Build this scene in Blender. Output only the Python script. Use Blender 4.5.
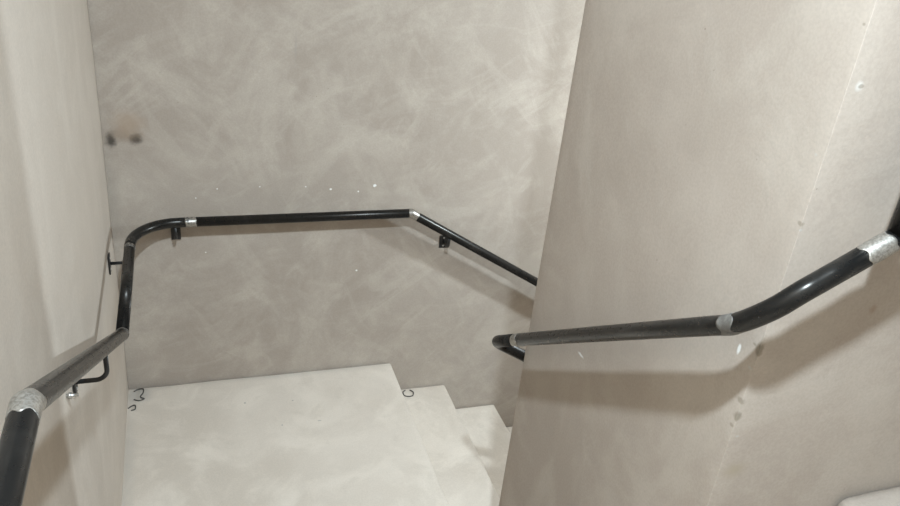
import bpy, bmesh, math, random
from mathutils import Vector, Matrix, noise
random.seed(7)
for o in list(bpy.data.objects): bpy.data.objects.remove(o)
scene = bpy.context.scene
COL = scene.collection

# ------------------------------------------------------------------ camera
EYE = 2.40                      # lower landing is z = 0
def camera():
    p, r, y = math.radians(27.006), math.radians(6.371), math.radians(20.513)
    fwd = Vector((math.sin(y)*math.cos(p), math.cos(y)*math.cos(p), -math.sin(p)))
    rt = Vector((math.cos(y), -math.sin(y), 0)); up = rt.cross(fwd)
    r2 = rt*math.cos(r) + up*math.sin(r); u2 = -rt*math.sin(r) + up*math.cos(r)
    cd = bpy.data.cameras.new('camera'); cd.sensor_width = 36; cd.lens = 785/900*36; cd.clip_start = .02
    c = bpy.data.objects.new('camera', cd); COL.objects.link(c)
    m = Matrix((r2, u2, -fwd)).transposed().to_4x4(); m.translation = (0, 0, EYE)
    c.matrix_world = m; scene.camera = c
camera()

# ------------------------------------------------------------------ world, lamps, exposure
w = bpy.data.worlds.new('world'); scene.world = w; w.use_nodes = True
w.node_tree.nodes['Background'].inputs[0].default_value = (.5, .5, .5, 1)
w.node_tree.nodes['Background'].inputs[1].default_value = 0.02
CEIL = (0.35, 0.256, EYE+1.34, 128, .11, (.81, .975, 1.11))     # round ceiling downlight over the upper landing: x, y, z, watts, diameter, colour
BULB = (2.70, 2.45, EYE-0.80, 114, .05, (.81, .965, 1.08))     # bare bulb over the lower flight: x, y, z, watts, radius, colour
d = bpy.data.lights.new('ceiling_light', 'AREA'); d.shape = 'DISK'; d.energy = CEIL[3]; d.size = CEIL[4]; d.color = CEIL[5]
ceil_light = bpy.data.objects.new('ceiling_light', d); ceil_light.location = CEIL[:3]; COL.objects.link(ceil_light)
d = bpy.data.lights.new('bulb_light', 'POINT'); d.energy = BULB[3]; d.shadow_soft_size = BULB[4]; d.color = BULB[5]
bulb_light = bpy.data.objects.new('bulb_light', d); bulb_light.location = BULB[:3]; COL.objects.link(bulb_light)
vs = scene.view_settings
vs.view_transform = 'Standard'; vs.look = 'None'; vs.gamma = 1; vs.use_curve_mapping = False
vs.exposure = 0.17

# ------------------------------------------------------------------ materials
class NT:
    def __init__(s, name):
        s.m = bpy.data.materials.new(name); s.m.use_nodes = True
        s.t = s.m.node_tree; s.b = s.t.nodes['Principled BSDF']
        s.co = s.n('ShaderNodeTexCoord').outputs['Object']
    def n(s, t, **k):
        x = s.t.nodes.new(t)
        for a, v in k.items(): setattr(x, a, v)
        return x
    def l(s, a, b): s.t.links.new(a, b)
    def noise(s, scale, detail=4, rough=.55, dist=0, vec=None, stretch=None):
        x = s.n('ShaderNodeTexNoise')
        x.inputs['Scale'].default_value = scale; x.inputs['Detail'].default_value = detail
        x.inputs['Roughness'].default_value = rough; x.inputs['Distortion'].default_value = dist
        v = vec or s.co
        if stretch:
            mp = s.n('ShaderNodeMapping'); mp.inputs['Scale'].default_value = stretch
            s.l(v, mp.inputs['Vector']); v = mp.outputs[0]
        s.l(v, x.inputs['Vector'])
        return x.outputs[0]
    def ramp(s, f, a, b):
        x = s.n('ShaderNodeMapRange', interpolation_type='SMOOTHSTEP'); s.l(f, x.inputs[0])
        x.inputs[1].default_value = a; x.inputs[2].default_value = b
        return x.outputs[0]
    def math(s, op, a, b=None):
        x = s.n('ShaderNodeMath', operation=op)
        for i, v in enumerate((a, b)):
            if v is None: continue
            if isinstance(v, (int, float)): x.inputs[i].default_value = v
            else: s.l(v, x.inputs[i])
        return x.outputs[0]
    def mix(s, f, a, b, mode='MIX'):
        x = s.n('ShaderNodeMix', data_type='RGBA', blend_type=mode)
        if isinstance(f, (int, float)): x.inputs[0].default_value = f
        else: s.l(f, x.inputs[0])
        for i, v in ((6, a), (7, b)):
            if isinstance(v, tuple): x.inputs[i].default_value = (*v, 1) if len(v) == 3 else v
            else: s.l(v, x.inputs[i])
        return x.outputs[2]
    def bump(s, h, strength=.3, dist=.01):
        x = s.n('ShaderNodeBump'); x.inputs['Strength'].default_value = strength; x.inputs['Distance'].default_value = dist
        s.l(h, x.inputs['Height']); s.l(x.outputs[0], s.b.inputs['Normal'])
    def blob(s, c, rad, soft=.6, warp=.5, wscale=40):
        """irregular spot: 1 inside an ellipsoid at c with radii rad, ragged by noise"""
        mp = s.n('ShaderNodeMapping', vector_type='TEXTURE')
        mp.inputs['Location'].default_value = c; mp.inputs['Scale'].default_value = rad
        s.l(s.co, mp.inputs['Vector'])
        ln = s.n('ShaderNodeVectorMath', operation='LENGTH'); s.l(mp.outputs[0], ln.inputs[0])
        nz = s.noise(wscale, 3)
        d = s.math('ADD', ln.outputs['Value'], s.math('MULTIPLY', s.math('SUBTRACT', nz, .5), 2*warp))
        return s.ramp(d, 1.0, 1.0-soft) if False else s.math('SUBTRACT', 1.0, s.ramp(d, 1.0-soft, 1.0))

def plaster(name, dark, mid, light, marks=(), seed=(0, 0, 0), cloud=1.0, streak=None, rough=.8, strokes=0):
    dark, mid, light = [(a*1.085, b*.97, c*.875) for a, b, c in (dark, mid, light)]
    t = NT(name)
    mp = t.n('ShaderNodeMapping'); mp.inputs['Location'].default_value = seed; t.l(t.co, mp.inputs['Vector'])
    v = mp.outputs[0]
    big = t.noise(1.1, 3, .5, .6, v)
    trowel = t.noise(2.4, 7, .6, 1.1, v)
    fine = t.noise(8, 8, .62, .6, v)
    grain = t.noise(160, 3, .6, 0, v)
    c = t.mix(t.ramp(big, .36, .66), dark, mid)
    f = t.math('MULTIPLY', t.ramp(trowel, .44, .68), .75*cloud)
    c = t.mix(f, c, light)
    c = t.mix(t.math('MULTIPLY', t.ramp(fine, .5, .72), .4*cloud), c, light)
    c = t.mix(t.math('MULTIPLY', t.ramp(fine, .46, .3), .5*cloud), c, dark)
    if streak:
        st = t.noise(3.0, 5, .6, .4, v, stretch=streak)
        c = t.mix(t.math('MULTIPLY', t.ramp(st, .5, .7), .45), c, light)
        c = t.mix(t.math('MULTIPLY', t.ramp(st, .45, .3), .35), c, dark)
    if strokes:      # diagonal trowel sweeps
        for ang, sc, amt, sd in ((.70, 1.7, .40, 0), (-.95, 2.3, .28, 4), (.25, 2.6, .2, 9)):
            q = t.n('ShaderNodeMapping'); q.inputs['Rotation'].default_value = (0, ang, 0); q.inputs['Location'].default_value = (sd, 0, sd)
            t.l(v, q.inputs['Vector'])
            q2 = t.n('ShaderNodeMapping'); q2.inputs['Scale'].default_value = (1, 1, 3.0); t.l(q.outputs[0], q2.inputs['Vector'])
            n_ = t.noise(sc, 6, .6, 1.3, q2.outputs[0])
            c = t.mix(t.math('MULTIPLY', t.ramp(n_, .52, .66), amt), c, light)
            c = t.mix(t.math('MULTIPLY', t.ramp(n_, .44, .34), amt*.6), c, dark)
    c = t.mix(.06, c, t.mix(t.ramp(grain, .3, .7), (.25, .24, .22), (1, 1, .98)), 'OVERLAY')
    pits = t.n('ShaderNodeTexVoronoi'); pits.inputs['Scale'].default_value = 26; t.l(v, pits.inputs['Vector'])
    pn = t.noise(5, 2, .5, 0, v)
    pm = t.math('MULTIPLY', t.ramp(pits.outputs['Distance'], .07, .03), t.ramp(pn, .58, .66))
    c = t.mix(t.math('MULTIPLY', pm, .7), c, tuple(x*.45 for x in dark))
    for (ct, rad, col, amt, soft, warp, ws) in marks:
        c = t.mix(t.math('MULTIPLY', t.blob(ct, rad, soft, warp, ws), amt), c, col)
    t.l(c, t.b.inputs['Base Color'])
    t.b.inputs['Roughness'].default_value = rough
    t.b.inputs['Specular IOR Level'].default_value = .25
    h = t.math('ADD', t.math('MULTIPLY', trowel, 1.0), t.math('ADD', t.math('MULTIPLY', fine, .5), t.math('MULTIPLY', grain, .02)))
    t.bump(h, .22, .012)
    return t.m

DK, MD, LT = (.31, .292, .268), (.345, .33, .307), (.41, .398, .37)
WHITE = (.8, .79, .75); SOOT = (.10, .085, .07); RUST = (.36, .26, .18); GOUGE = (.26, .22, .17)
def bk(x, z): return (x, 3.26, z)
back_marks = [
    (bk(-.285, 1.235), (.030, .06, .050), (.05, .042, .034), .95, .85, .5, 30),
    (bk(-.190, 1.232), (.042, .06, .034), (.06, .05, .04), .95, .85, .5, 30),
    (bk(-.235, 1.255), (.10, .05, .055), (.22, .165, .12), .6, .95, .4, 25),
    (bk(-.215, 1.295), (.095, .05, .085), RUST, .5, .95, .3, 25),
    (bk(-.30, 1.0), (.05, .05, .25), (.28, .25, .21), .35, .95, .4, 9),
    (bk(.815, 1.002), (.010, .02, .009), WHITE, .95, .5, .4, 90),
    (bk(.612, .990), (.007, .02, .006), WHITE, .9, .5, .4, 90),
    (bk(.74, .975), (.005, .02, .005), WHITE, .9, .5, .4, 90),
    (bk(.50, 1.005), (.005, .02, .004), WHITE, .9, .5, .4, 90),
    (bk(.30, 1.01), (.004, .02, .004), WHITE, .9, .5, .4, 90),
    (bk(.12, 1.005), (.004, .02, .004), WHITE, .8, .5, .4, 90),
    (bk(.03, .965), (.004, .02, .004), WHITE, .8, .5, .4, 90),
    (bk(.75, .56), (.006, .02, .006), WHITE, .8, .5, .4, 90),
    (bk(.06, .70), (.004, .02, .004), WHITE, .8, .5, .4, 90),
    (bk(1.52, .06), (.022, .03, .03), (.30, .27, .22), .5, .9, .4, 30),
    (bk(.45, 1.62), (.006, .03, .10), (.30, .28, .25), .35, .9, .4, 20),
]
core_marks = [
    ((1.08, 1.047, EYE-.835), (.014, .014, .022), GOUGE, .9, .6, .5, 60),
    ((1.08, 1.05, EYE-.965), (.012, .014, .010), GOUGE, .7, .6, .6, 70),
    ((1.08, 1.047, EYE-1.005), (.016, .016, .014), GOUGE, .85, .6, .5, 60),
    ((1.12, 1.047, EYE-1.16), (.05, .03, .035), (.36, .30, .22), .7, .95, .4, 25),
    ((1.34, 1.047, EYE-.76), (.014, .02, .018), (.33, .24, .17), .6, .9, .4, 40),
    ((1.08, 1.10, EYE-.868), (.02, .006, .016), WHITE, .9, .6, .5, 60),
    ((1.08, 1.69, EYE-1.29), (.02, .022, .006), WHITE, .8, .6, .5, 60),
    ((1.105, 1.047, EYE-.29), (.012, .03, .012), WHITE, .4, .7, .4, 50),
    ((1.34, 1.047, EYE-.475), (.06, .02, .0022), (.33, .34, .32), .7, .4, .1, 50),
]
left_marks = [
    ((-.32, 1.26, EYE-.97), (.02, .06, .004), (.30, .29, .27), .4, .8, .3, 40),
]
for k in range(34):   # chips strung along the core's near arris
    z = EYE - random.uniform(.0, 1.3); s = random.uniform(.003, .007)
    if k % 2: c = (1.08 + random.uniform(0, .03), 1.047, z)
    else: c = (1.08, 1.047 + random.uniform(0, .03), z)
    if k < 16: core_marks.append((c, (s*1.5, s*1.5, s), GOUGE if k % 3 else (.45, .43, .39), .7, .6, .5, 80))
M = {}
M['back'] = plaster('plaster_back', DK, MD, (.43, .42, .392), back_marks, (2.2, .7, 9.9), .75, None, .8, 1)
M['left'] = plaster('plaster_left', (.43, .413, .382), (.46, .445, .415), (.505, .495, .466), left_marks, (9, 2, 1), .8, (1, 2.2, .35))
M['core'] = plaster('plaster_core', (.355, .332, .305), (.39, .367, .34), (.43, .415, .387), core_marks, (1.3, 5.4, 2.2), .9, (1.6, 1.6, .4))
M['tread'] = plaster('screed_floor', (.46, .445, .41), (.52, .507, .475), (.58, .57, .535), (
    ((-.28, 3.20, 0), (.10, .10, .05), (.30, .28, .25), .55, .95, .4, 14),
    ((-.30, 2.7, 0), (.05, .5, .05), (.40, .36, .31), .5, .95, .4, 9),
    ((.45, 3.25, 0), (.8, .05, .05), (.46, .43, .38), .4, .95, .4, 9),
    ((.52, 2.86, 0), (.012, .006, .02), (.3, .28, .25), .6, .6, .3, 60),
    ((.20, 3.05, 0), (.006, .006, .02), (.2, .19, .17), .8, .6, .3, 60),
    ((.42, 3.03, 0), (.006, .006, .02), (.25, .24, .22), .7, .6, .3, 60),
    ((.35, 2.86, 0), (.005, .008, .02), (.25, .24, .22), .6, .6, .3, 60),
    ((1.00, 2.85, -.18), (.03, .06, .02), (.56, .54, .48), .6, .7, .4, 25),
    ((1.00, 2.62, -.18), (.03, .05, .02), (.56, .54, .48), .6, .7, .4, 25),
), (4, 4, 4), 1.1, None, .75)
M['plain'] = plaster('plaster_plain', DK, MD, LT, (), (7, 7, 7))

def black_paint():
    t = NT('black_pipe_paint')
    dust = t.noise(14, 6, .6, .8); scr = t.noise(70, 4, .6)
    c = t.mix(t.math('MULTIPLY', t.ramp(dust, .48, .75), .6), (.008, .0078, .0075), (.028, .0265, .024))
    t.l(c, t.b.inputs['Base Color'])
    r = t.n('ShaderNodeMapRange'); t.l(scr, r.inputs[0]); r.inputs[3].default_value = .25; r.inputs[4].default_value = .31
    t.l(r.outputs[0], t.b.inputs['Roughness']); t.b.inputs['Specular IOR Level'].default_value = .33; t.b.inputs['Specular Tint'].default_value = (1, .93, .84, 1)
    t.bump(scr, .006, .001)
    return t.m
def bare_metal(name, cover, lightness=1.0):
    t = NT(name)
    n1 = t.noise(55, 5, .65, 1.5); n2 = t.noise(200, 3, .6)
    c = t.mix(t.ramp(n2, .3, .7), tuple(x*lightness for x in (.25, .23, .20)), tuple(x*lightness for x in (.44, .41, .365)))
    paint = t.ramp(n1, cover-.05, cover+.05)
    c = t.mix(paint, c, (.015, .015, .015))
    t.l(c, t.b.inputs['Base Color'])
    t.l(t.math('MULTIPLY', t.math('SUBTRACT', 1.0, paint), .75), t.b.inputs['Metallic'])
    t.b.inputs['Roughness'].default_value = .38
    t.bump(n1, .15, .002)
    return t.m
M['paint'] = black_paint()
def filler():
    t = NT('grey_filler_smear'); n1 = t.noise(60, 5, .65, 1.2); n2 = t.noise(30, 4)
    c = t.mix(t.ramp(n2, .35, .65), (.11, .10, .088), (.21, .197, .175)); p = t.ramp(n1, .60, .66)
    t.l(t.mix(p, c, (.014, .013, .012)), t.b.inputs['Base Color']); t.b.inputs['Roughness'].default_value = .6
    t.bump(n1, .5, .004)
    return t.m
M['filler'] = filler()
M['weld'] = bare_metal('ground_weld_metal', .60)
M['weld_patchy'] = bare_metal('patchy_weld_metal', .50, .8)
M['polish'] = bare_metal('polished_bare_steel', .66, 1.05)
def simple(name, c, rough=.5, metal=0, emit=0):
    t = NT(name); n = t.noise(60, 3)
    t.l(t.mix(t.ramp(n, .3, .7), tuple(x*.85 for x in c), c), t.b.inputs['Base Color'])
    t.b.inputs['Roughness'].default_value = rough; t.b.inputs['Metallic'].default_value = metal
    return t.m
M['bracket'] = simple('black_bracket_iron', (.016, .015, .014), .45)
M['steel'] = simple('zinc_steel', (.62, .61, .58), .3, .9)
M['wire'] = simple('dull_binding_wire', (.10, .095, .085), .5, .6)
M['plastic'] = simple('black_bakelite', (.02, .02, .02), .4)

# ------------------------------------------------------------------ helpers
def link(name, bm, mat, parent=None, smooth=True):
    me = bpy.data.meshes.new(name); bm.to_mesh(me); bm.free()
    if smooth: me.polygons.foreach_set('use_smooth', [True]*len(me.polygons))
    me.materials.append(mat)
    o = bpy.data.objects.new(name, me); COL.objects.link(o)
    if parent: o.parent = parent
    return o
def tag(o, label, cat, kind=None, group=None):
    o['label'] = label; o['category'] = cat
    if kind: o['kind'] = kind
    if group: o['group'] = group
    return o
def empty(name, loc=(0, 0, 0)):
    o = bpy.data.objects.new(name, None); o.empty_display_size = .05; o.location = loc; COL.objects.link(o); return o
def adopt(o, parent):
    o.parent = parent; o.matrix_parent_inverse = Matrix.Translation(-Vector(parent.location)); return o
def wob(p, amp, sc=1.5):
    p = Vector(p)
    return amp*(noise.noise(p*sc) + .4*noise.noise(p*sc*4 + Vector((3, 1, 7))))

def wall_panel(name, o, u, v, nu, nv, out, thick, mat, amp=.004):
    """grid o + a*u + b*v whose plaster face is slightly uneven, with a body of real thickness behind (-out)"""
    o, u, v, out = Vector(o), Vector(u), Vector(v), Vector(out)
    bm = bmesh.new(); g = []
    for j in range(nv+1):
        row = []
        for i in range(nu+1):
            p = o + u*(i/nu) + v*(j/nv)
            row.append(bm.verts.new(p + out*wob(p, amp)))
        g.append(row)
    for j in range(nv):
        for i in range(nu):
            bm.faces.new((g[j][i], g[j][i+1], g[j+1][i+1], g[j+1][i]))
    c = [bm.verts.new(o + u*a + v*b - out*thick) for a, b in ((0, 0), (1, 0), (1, 1), (0, 1))]
    bm.faces.new(c[::-1])
    sides = ([g[0][i] for i in range(nu+1)], c[0], c[1]), ([g[j][nu] for j in range(nv+1)], c[1], c[2]), \
            ([g[nv][nu-i] for i in range(nu+1)], c[2], c[3]), ([g[nv-j][0] for j in range(nv+1)], c[3], c[0])
    for e, a, b in sides: bm.faces.new([a, b] + e[::-1])
    bmesh.ops.recalc_face_normals(bm, faces=bm.faces[:])
    ob = link(name, bm, mat)
    return ob

def slab(name, lo, hi, mat, parent=None, bev=.008, amp=.002, cut=.06):
    """bevelled cast block with slightly wavy arrises"""
    lo, hi = Vector(lo), Vector(hi); s = hi - lo
    xs = [[lo[k] + s[k]*i/max(1, round(s[k]/cut)) for i in range(max(1, round(s[k]/cut))+1)] for k in range(3)]
    for k in range(3):
        b = min(bev, s[k]*.3)
        xs[k] = [lo[k], lo[k]+b] + [q for q in xs[k][1:-1] if lo[k]+b*1.5 < q < hi[k]-b*1.5] + [hi[k]-b, hi[k]]
    bm = bmesh.new(); V = {}
    nx = [len(q)-1 for q in xs]
    def vert(i, j, k):
        key = (i, j, k)
        if key not in V:
            p = Vector((xs[0][i], xs[1][j], xs[2][k]))
            ext = [(-1 if a == 0 else 1 if a == n else 0) for a, n in zip((i, j, k), nx)]
            n = sum(abs(e) for e in ext)
            if n >= 2:      # pull arrises in
                for a in range(3): p[a] -= ext[a]*bev*(.30 if n == 2 else .42)
            d = Vector(ext)
            if d.length: p += d.normalized()*wob(p, amp, 4)
            V[key] = bm.verts.new(p)
        return V[key]
    for ax in range(3):
        a, b = [(1, 2), (2, 0), (0, 1)][ax]
        for side in (0, nx[ax]):
            for i in range(nx[a]):
                for j in range(nx[b]):
                    q = []
                    for di, dj in ((0, 0), (1, 0), (1, 1), (0, 1)):
                        idx = [0, 0, 0]; idx[ax] = side; idx[a] = i+di; idx[b] = j+dj; q.append(vert(*idx))
                    if side == 0: q.reverse()
                    bm.faces.new(q)
    return link(name, bm, mat, parent)

# ------------------------------------------------------------------ the stairwell shell
TOP, BOT, XR, YF = EYE+1.40, -2.4, 4.2, -0.7
XL, YB, CX, CY0, CY1 = -.315, 3.26, 1.08, 1.047, 2.04      # left wall, back wall, core corner
o = wall_panel('wall_left', (XL, YF, BOT), (0, YB-YF, 0), (0, 0, TOP-BOT), 90, 140, (1, 0, 0), .15, M['left'], .004)
tag(o, 'pale skim-plastered wall on the left that carries the bent black handrail', 'wall', 'structure')
o = wall_panel('wall_back', (XL-.15, YB, BOT), (XR-XL+.3, 0, 0), (0, 0, TOP-BOT), 110, 140, (0, -1, 0), .15, M['back'], .005)
tag(o, 'trowel-marked grey plaster wall facing the camera above the landing', 'wall', 'structure')
o = wall_panel('wall_right', (XR, YF, BOT), (0, YB-YF, 0), (0, 0, TOP-BOT), 20, 20, (-1, 0, 0), .15, M['plain'])
tag(o, 'plaster wall closing the far right end of the stairwell', 'wall', 'structure')
o = wall_panel('wall_front', (XL-.15, YF, BOT), (XR-XL+.3, 0, 0), (0, 0, TOP-BOT), 20, 20, (0, 1, 0), .15, M['plain'])
tag(o, 'plaster wall behind the upper landing', 'wall', 'structure')
o = slab('ceiling', (XL-.15, YF-.15, TOP), (XR+.15, YB+.15, TOP+.15), M['plain'], cut=.5)
tag(o, 'plain plaster ceiling over the stairwell', 'ceiling', 'structure')

def core():
    r = .0025; pts = []
    def seg(a, b, n):
        for i in range(n+1): pts.append(Vector(a).lerp(Vector(b), i/n))
    r = .001
    seg((XR, CY0), (CX+r, CY0), 50)
    for i in range(1, 4):
        t = math.pi/2*i/4; pts.append(Vector((CX+r-r*math.sin(t), CY0+r-r*math.cos(t))))
    seg((CX, CY0+r), (CX, CY1-.004), 30); r = .004
    for i in range(1, 4):
        t = math.pi/2*i/4; pts.append(Vector((CX+r-r*math.cos(t), CY1-r+r*math.sin(t))))
    seg((CX+r, CY1), (XR, CY1), 50)
    n = len(pts); bm = bmesh.new(); rows = []; NZ = 260
    for j in range(NZ+1):
        z = BOT + (TOP-BOT)*j/NZ; row = []
        for i, p in enumerate(pts):
            a = pts[max(0, i-1)]; b = pts[min(n-1, i+1)]; t = (b-a).normalized(); nr = Vector((-t.y, t.x))
            q = Vector((p.x, p.y, z)); d = wob(q, .003, 1.6) * min(1, (p-Vector((CX, CY0))).length/.06, (p-Vector((CX, CY1))).length/.06)
            row.append(bm.verts.new((p.x + nr.x*d, p.y + nr.y*d, z)))
        rows.append(row)
    for j in range(NZ):
        for i in range(n-1): bm.faces.new((rows[j][i], rows[j][i+1], rows[j+1][i+1], rows[j+1][i]))
    bm.faces.new(rows[-1]); bm.faces.new(rows[0][::-1])
    for e in ((0,), ):
        for j in range(NZ): bm.faces.new((rows[j][n-1], rows[j][0], rows[j+1][0], rows[j+1][n-1]))
    bmesh.ops.recalc_face_normals(bm, faces=bm.faces[:])
    ob = link('wall_core', bm, M['core'])
    return tag(ob, 'thick central plaster wall on the right that the stairs wind around', 'wall', 'structure')
core()

# floors and flights ------------------------------------------------
RIS, GO = .18, .314
o = slab('floor', (XL-.02, CY1-.04, -.22), (.955, YB-.007, 0), M['tread'], bev=.010, amp=.0025, cut=.04)
tag(o, 'pale dusty concrete landing at the foot of the back wall', 'landing', 'structure')
o = slab('floor', (XL+.002, YF, .53), (CX-.002, 1.10, .75), M['tread'], bev=.01)
tag(o, 'upper concrete landing in front of the stairs', 'landing', 'structure')

fl = tag(empty('stair_flight', (.955, 2.65, 0)), 'pale concrete steps descending to the right beside the back wall', 'stairs', 'structure')
for k in range(1, 10):
    x0 = .955 + GO*(k-1)
    adopt(slab('step', (x0-.03 if k > 1 else x0, CY1+.002, -RIS*k-.30), (x0+GO, YB-.007, -RIS*k), M['tread'], bev=.010, amp=.0025, cut=.05), fl)
fl = tag(empty('stair_flight', (.38, 1.5, .2)), 'short run of concrete steps between the two landings', 'stairs', 'structure')
for k in range(1, 4):
    adopt(slab('step', (XL+.002, 1.10+.30*(k-1), .75-.1875*k-.3), (CX-.002, 1.10+.30*k, .75-.1875*k), M['tread'], bev=.01), fl)
fl = tag(empty('stair_flight', (1.145, .2, .75)), 'concrete steps climbing to the right below the central wall', 'stairs', 'structure')
for k in range(1, 10):
    x0 = 1.145 + GO*(k-1)
    adopt(slab('step', (x0, YF, .75+RIS*k-.35), (x0+GO+.05, CY0-.002, .75+RIS*k-.006), M['plain'], bev=.03, amp=.005, cut=.05), fl)

# ------------------------------------------------------------------ handrails
R = .021
def fillet(P, rads, seg=10):
    """polyline with rounded corners; returns points and the index range of every corner"""
    out = [Vector(P[0])]; idx = [0]
    for i in range(1, len(P)-1):
        a, b, c = Vector(P[i-1]), Vector(P[i]), Vector(P[i+1]); r = rads[i]
        if r <= 0: out.append(b); idx.append((len(out)-1, len(out)-1)); continue
        u, v = (a-b).normalized(), (c-b).normalized()
        ang = u.angle(v); d = r/math.tan(ang/2)
        p0, p1 = b+u*d, b+v*d; ctr = b + (u+v).normalized()*(r/math.sin(ang/2)); s = len(out)
        e0, e1 = (p0-ctr), (p1-ctr); th = e0.angle(e1)
        for k in range(seg+1):
            t = k/seg
            out.append(ctr + (e0*math.sin((1-t)*th) + e1*math.sin(t*th))/math.sin(th))
        idx.append((s, len(out)-1))
    out.append(Vector(P[-1])); idx.append(len(out)-1)
    return out, idx
def rings(pts, rad, n=20):
    res = []; N = None
    for i, p in enumerate(pts):
        ti = (p-pts[i-1]).normalized() if i else (pts[1]-p).normalized()
        to = (pts[i+1]-p).normalized() if i < len(pts)-1 else ti
        if N is None: N = ti.orthogonal().normalized()
        N = (N - ti*N.dot(ti)).normalized(); B = ti.cross(N)
        bis = (ti+to).normalized(); ring = []
        for k in range(n):
            a = 2*math.pi*k/n; q = N*math.cos(a)*rad + B*math.sin(a)*rad
            q -= ti*(q.dot(bis)/ti.dot(bis))          # slide along the incoming tube to the mitre plane
            ring.append(p+q)
        res.append(ring)
        if i < len(pts)-1:                             # carry the frame across the bend
            N = (N - to*N.dot(to)).normalized()
    return res
def tube(name, pts, rad, mat, parent, cap=True, n=20, rg=None):
    rg = rg or rings(pts, rad, n); bm = bmesh.new()
    vs_ = [[bm.verts.new(p) for p in r] for r in rg]
    for a, b in zip(vs_, vs_[1:]):
        for k in range(n): bm.faces.new((a[k], a[(k+1) % n], b[(k+1) % n], b[k]))
    if cap: bm.faces.new(vs_[0][::-1]); bm.faces.new(vs_[-1])
    bmesh.ops.recalc_face_normals(bm, faces=bm.faces[:])
    for f in bm.faces: f.smooth = len(f.verts) == 4
    o = link(name, bm, mat, None, False)
    if parent: adopt(o, parent)
    return o
class Path:
    def __init__(s, P, rads):
        s.p, s.idx = fillet(P, rads)
        s.cum = [0]
        for a, b in zip(s.p, s.p[1:]): s.cum.append(s.cum[-1]+(b-a).length)
    def at(s, d):
        for i in range(len(s.p)-1):
            if d <= s.cum[i+1] or i == len(s.p)-2:
                return s.p[i].lerp(s.p[i+1], (d-s.cum[i])/(s.cum[i+1]-s.cum[i]))
    def cut(s, d0, d1, step=None):
        q = [s.at(d0)] + [p for p, c in zip(s.p, s.cum) if d0+1e-4 < c < d1-1e-4] + [s.at(d1)]
        if step:
            r = [q[0]]
            for a, b in zip(q, q[1:]):
                m = max(1, round((b-a).length/step))
                r += [a.lerp(b, k/m) for k in range(1, m+1)]
            q = r
        return q
    def near(s, p):
        p = Vector(p); best = (9e9, 0)
        for k in range(4000):
            d = s.cum[-1]*k/3999; e = (s.at(d)-p).length
            if e < best[0]: best = (e, d)
        return best[1]
def weld(path, d, half0, half1, mat, parent, ragged=.006, rad=R+.0003, bulge=.0007):
    """ground-off collar of bare metal around a joint, ragged at both ends"""
    pts = path.cut(d-half0, d+half1, .004); n = 28
    rg = rings(pts, rad, n); m = len(rg)
    sd = d*13.7
    out = []
    for i, r in enumerate(rg):
        row = []
        for k, p in enumerate(r):
            t = i/(m-1)
            c = pts[i]; dirn = (p-c)
            b = bulge*math.sin(math.pi*t)*(1+.5*noise.noise(p*90))
            q = c + dirn*(1+b/rad)
            ax = (pts[min(i+1, m-1)]-pts[max(i-1, 0)]).normalized()
            q += ax*ragged*noise.noise(Vector((1.3*math.cos(k/n*6.283), sd+1.3*math.sin(k/n*6.283), 0 if t < .5 else 5)))*abs(2*t-1)
            row.append(q)
        out.append(row)
    inner = [[c + (p-c)*((R*.97)/(p-c).length) for p in r] for c, r in ((pts[0], out[0]), (pts[-1], out[-1]))]
    return tube('weld_joint', pts, rad, mat, parent, False, n, [inner[0]] + out + [inner[1]])

def box_bm(bm, lo, hi, bev=.0015):
    r = bmesh.ops.create_cube(bm, size=1); s = Vector(hi)-Vector(lo); c = (Vector(hi)+Vector(lo))/2
    for v in r['verts']: v.co = Vector((v.co.x*s.x, v.co.y*s.y, v.co.z*s.z)) + c
    if bev: bmesh.ops.bevel(bm, geom=list({e for v in r['verts'] for e in v.link_edges}), offset=bev, segments=1, affect='EDGES')
def screw_bm(c, nrm, r=.004, h=.003):
    bm = bmesh.new(); q = Vector((0, 0, 1)).rotation_difference(Vector(nrm)).to_matrix().to_4x4()
    bmesh.ops.create_cone(bm, cap_ends=True, segments=10, radius1=r, radius2=r*.6, depth=h, matrix=Matrix.Translation(Vector(c)) @ q)
    return bm
def bracket(parent, rail_pt, nrm, wall_d, drop=.075, pw=.022, ph=.034):
    """J-shaped rod bracket: flat plate on the wall (outward normal nrm), rod out and up to the rail's underside"""
    rp = Vector(rail_pt); nrm = Vector(nrm); side = Vector((0, 0, 1)).cross(nrm)
    wp = rp - nrm*wall_d; wp.z -= drop
    root = empty('wall_bracket', wp); adopt(root, parent)
    lo = wp - side*pw - Vector((0, 0, ph)); hi = wp + side*pw + Vector((0, 0, ph)) + nrm*.005
    bm = bmesh.new(); box_bm(bm, [min(a, b) for a, b in zip(lo, hi)], [max(a, b) for a, b in zip(lo, hi)])
    pl = link('plate', bm, M['bracket'], None, False)
    pl.parent = root; pl.matrix_parent_inverse = Matrix.Translation(-wp)
    for s in (-1, 1):
        sc = link('screw', screw_bm(wp + Vector((0, 0, s*ph*.62)) + nrm*.006, nrm, .0055), M['steel'], None, False)
        sc.parent = root; sc.matrix_parent_inverse = Matrix.Translation(-wp)
    a = wp + nrm*.003; b = Vector((rp.x, rp.y, wp.z)); c = rp - Vector((0, 0, R*.9))
    p, _ = fillet([a, b, c], [0, .03, 0], 8)
    ar = tube('arm', p, .0065, M['bracket'], None, True, 12)
    ar.parent = root; ar.matrix_parent_inverse = Matrix.Translation(-wp)
    return root

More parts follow.
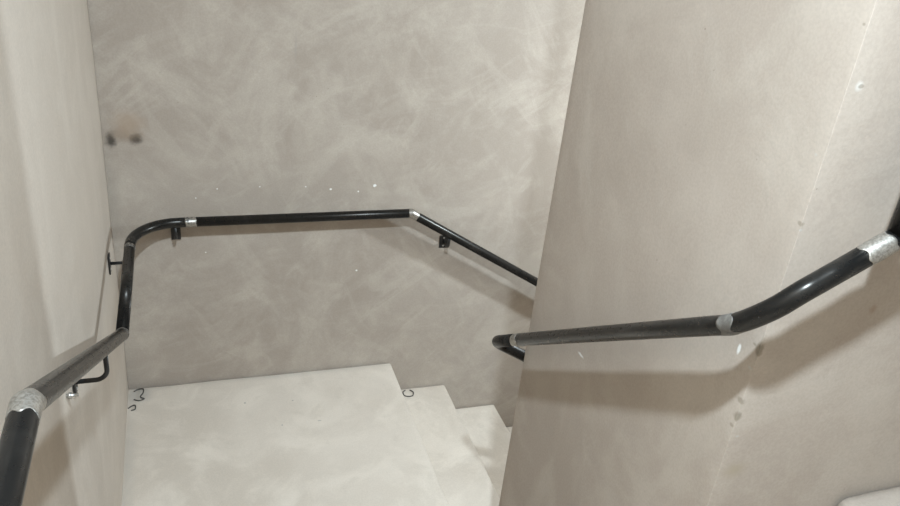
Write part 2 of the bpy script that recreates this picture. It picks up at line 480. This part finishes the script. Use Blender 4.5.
# --- handrail on the left and back walls
ZA, ZC = EYE-.743, EYE-1.509
P = [(-.23, YF+.05, ZA), (-.23, .992, ZA), (-.23, 2.345, ZC), (-.23, 3.18, ZC), (.978, 3.18, ZC), (3.6, 3.18, ZC-2.622*.598)]
hr = tag(empty('handrail', (-.23, .992, ZA)), 'long black pipe handrail bent along the left wall and back wall', 'handrail')
pa = Path(P, [0, .012, .004, .185, .004, 0])
cuts = [0, pa.near(P[1]), pa.near(P[2]), pa.near((-.23, 2.96, ZC)), pa.near((.005, 3.18, ZC)), pa.near(P[4]), pa.cum[-1]]
for a, b in zip(cuts, cuts[1:]): tube('pipe_section', pa.cut(a, b), R, M['paint'], hr, True)
weld(pa, cuts[1], .032, .024, M['polish'], hr, .012)
weld(pa, cuts[2], .020, .010, M['weld_patchy'], hr, .006)
weld(pa, cuts[3], .012, .012, M['weld_patchy'], hr, .008)
weld(pa, cuts[4], .022, .022, M['weld'], hr, .006)
weld(pa, cuts[5], .016, .034, M['polish'], hr, .010)
def railz(y): return ZA + (y-.992)/(2.345-.992)*(ZC-ZA)
bracket(hr, (-.23, 1.87, railz(1.87)), (1, 0, 0), .083, .10)
bracket(hr, (-.23, 2.985, ZC), (1, 0, 0), .083, .075, .022, .040)
bracket(hr, (-.06, 3.176, ZC), (0, -1, 0), .076, .082, .02, .032)
bracket(hr, (1.178, 3.18, ZC-.2*.598), (0, -1, 0), .08, .078)

# --- handrail wrapped round the central wall
hc = tag(empty('handrail', (1.0, 1.07, EYE-.78)), 'black pipe handrail wrapping around the corners of the central right wall', 'handrail')
def smooth_path(pts, k0, k1, n=5):
    """Catmull-Rom through pts[k0..k1], straight elsewhere"""
    P_ = [Vector(p) for p in pts]; out = P_[:k0]
    for i in range(k0, k1):
        p0, p1, p2, p3 = P_[i-1], P_[i], P_[i+1], P_[i+2]
        for k in range(n):
            t = k/n
            out.append(.5*((2*p1) + (p2-p0)*t + (2*p0-5*p1+4*p2-p3)*t*t + (3*p1-p0-3*p2+p3)*t**3))
    return out + P_[k1:]
low, _ = fillet([(3.2, 2.122, EYE-1.52-2.2*.62), (1.0, 2.122, EYE-1.52), (1.0, 1.15, EYE-.836)], [0, .05, 0])
near = smooth_path([(1.0, 1.15, EYE-.836), (1.0, 1.10, EYE-.801), (1.0, 1.055, EYE-.769), (1.003, 1.012, EYE-.727), (1.02, .981, EYE-.685),
                    (1.05, .967, EYE-.648), (1.10, .967, EYE-.620), (1.228, .967, EYE-.548), (3.2, .967, EYE-.548+1.972*.565)], 1, 6)
pc = Path(low[:-1] + near, [0]*(len(low)+len(near)))
pc.p = [Vector(p) for p in low[:-1] + near]
pc.cum = [0]
for a, b in zip(pc.p, pc.p[1:]): pc.cum.append(pc.cum[-1]+(b-a).length)
Z_ = lambda x, y, z: pc.near((x, y, EYE+z))
cc = [0, Z_(1.0, 1.955, -1.395), Z_(1.0, 1.06, -.773), Z_(1.165, .967, -.583), Z_(1.222, .967, -.548), pc.cum[-1]]
for a, b in zip(cc, cc[1:]): tube('pipe_section', pc.cut(a, b), R, M['paint'], hc, True)
weld(pc, cc[1], .022, .022, M['weld'], hc, .012)
weld(pc, cc[2]+.004, .020, .022, M['filler'], hc, .022)
weld(pc, (cc[3]+cc[4])/2, .034, .026, M['polish'], hc, .012)
tube('upright', [Vector((1.229, .967, EYE-.545)), Vector((1.229, .967, EYE-.30))], R, M['paint'], hc, True)

# ------------------------------------------------------------------ loose bits
def curl(name, pts, rad, mat, label, cat):
    P_ = [Vector(p) for p in pts]; s = []
    for i in range(len(P_)-1):
        p0, p1, p2, p3 = P_[max(i-1, 0)], P_[i], P_[i+1], P_[min(i+2, len(P_)-1)]
        for k in range(5):
            t = k/5
            s.append(.5*((2*p1) + (p2-p0)*t + (2*p0-5*p1+4*p2-p3)*t*t + (3*p1-p0-3*p2+p3)*t**3))
    s.append(P_[-1])
    return tag(tube(name, s, rad, mat, None, True, 8), label, cat)
r_ = .003
curl('wire_scrap', [(-.292, 3.222, r_), (-.275, 3.236, r_), (-.252, 3.226, r_+.008), (-.250, 3.196, r_+.010), (-.262, 3.172, r_+.004), (-.246, 3.160, r_), (-.268, 3.150, r_), (-.290, 3.162, r_)], r_, M['wire'],
     'hooked scrap of binding wire on the landing, nearer the back wall', 'wire')
curl('wire_scrap', [(-.312, 3.10, r_), (-.298, 3.115, r_), (-.283, 3.11, r_+.006), (-.283, 3.09, r_), (-.30, 3.083, r_)], r_, M['wire'],
     'small looped wire scrap on the landing against the left wall', 'wire')
zz = -RIS + .0028
curl('wire_scrap', [(1.052+.028*math.cos(t*.9+1.9), 3.205+.030*math.sin(t*.9+1.9), zz+.003*(t % 2)) for t in range(7)], .0028, M['wire'],
     'small ring of dark wire lying on the first step down', 'wire')

def bolt():
    t = tag(empty('anchor_bolt', (XL, 1.765, EYE-1.305)), 'short shiny steel anchor bolt sticking out of the left wall below the handrail', 'bolt')
    c = Vector(t.location)
    adopt(tube('shank', [c - Vector((.01, 0, 0)), c + Vector((.026, 0, 0))], .0045, M['steel'], None, True, 10), t)
    adopt(tube('nut', [c + Vector((.002, 0, 0)), c + Vector((.010, 0, 0))], .009, M['steel'], None, True, 6), t)
bolt()

# lamps: the light of each is the lamp object at its mouth
x, y, z, e, dia, c = CEIL
t = tag(empty('ceiling_lamp', (x, y, TOP)), 'round black-rimmed downlight on the ceiling over the upper landing', 'lamp')
bm = bmesh.new(); n = 32; prof = [(.09, TOP+.001), (.09, z+.004), (.084, z-.006), (.064, z-.006), (.060, z+.006), (.060, z+.03)]
vv = [[bm.verts.new((x+r*math.cos(6.28318*k/n), y+r*math.sin(6.28318*k/n), h)) for k in range(n)] for r, h in prof]
for a, b in zip(vv, vv[1:]):
    for k in range(n): bm.faces.new((a[k], a[(k+1) % n], b[(k+1) % n], b[k]))
bm.faces.new(vv[-1]); bmesh.ops.recalc_face_normals(bm, faces=bm.faces[:])
adopt(link('lamp_housing', bm, M['plastic'], None, False), t)
ceil_light.parent = t; ceil_light.location = (0, 0, z-TOP)
x, y, z, e, r, c = BULB
t = tag(empty('hanging_lamp', (x, y, z)), 'bare bulb hanging on a black cable over the lower flight of steps', 'lamp')
adopt(tube('lamp_holder', [Vector((x, y, z+r+.004)), Vector((x, y, z+r+.03)), Vector((x, y, z+r+.075))], .02, M['plastic'], None, True, 14), t)
adopt(tube('cable', [Vector((x, y, z+r+.07)), Vector((x, y, TOP+.002))], .0035, M['plastic'], None, True, 8), t)
bulb_light.parent = t; bulb_light.location = (0, 0, 0)
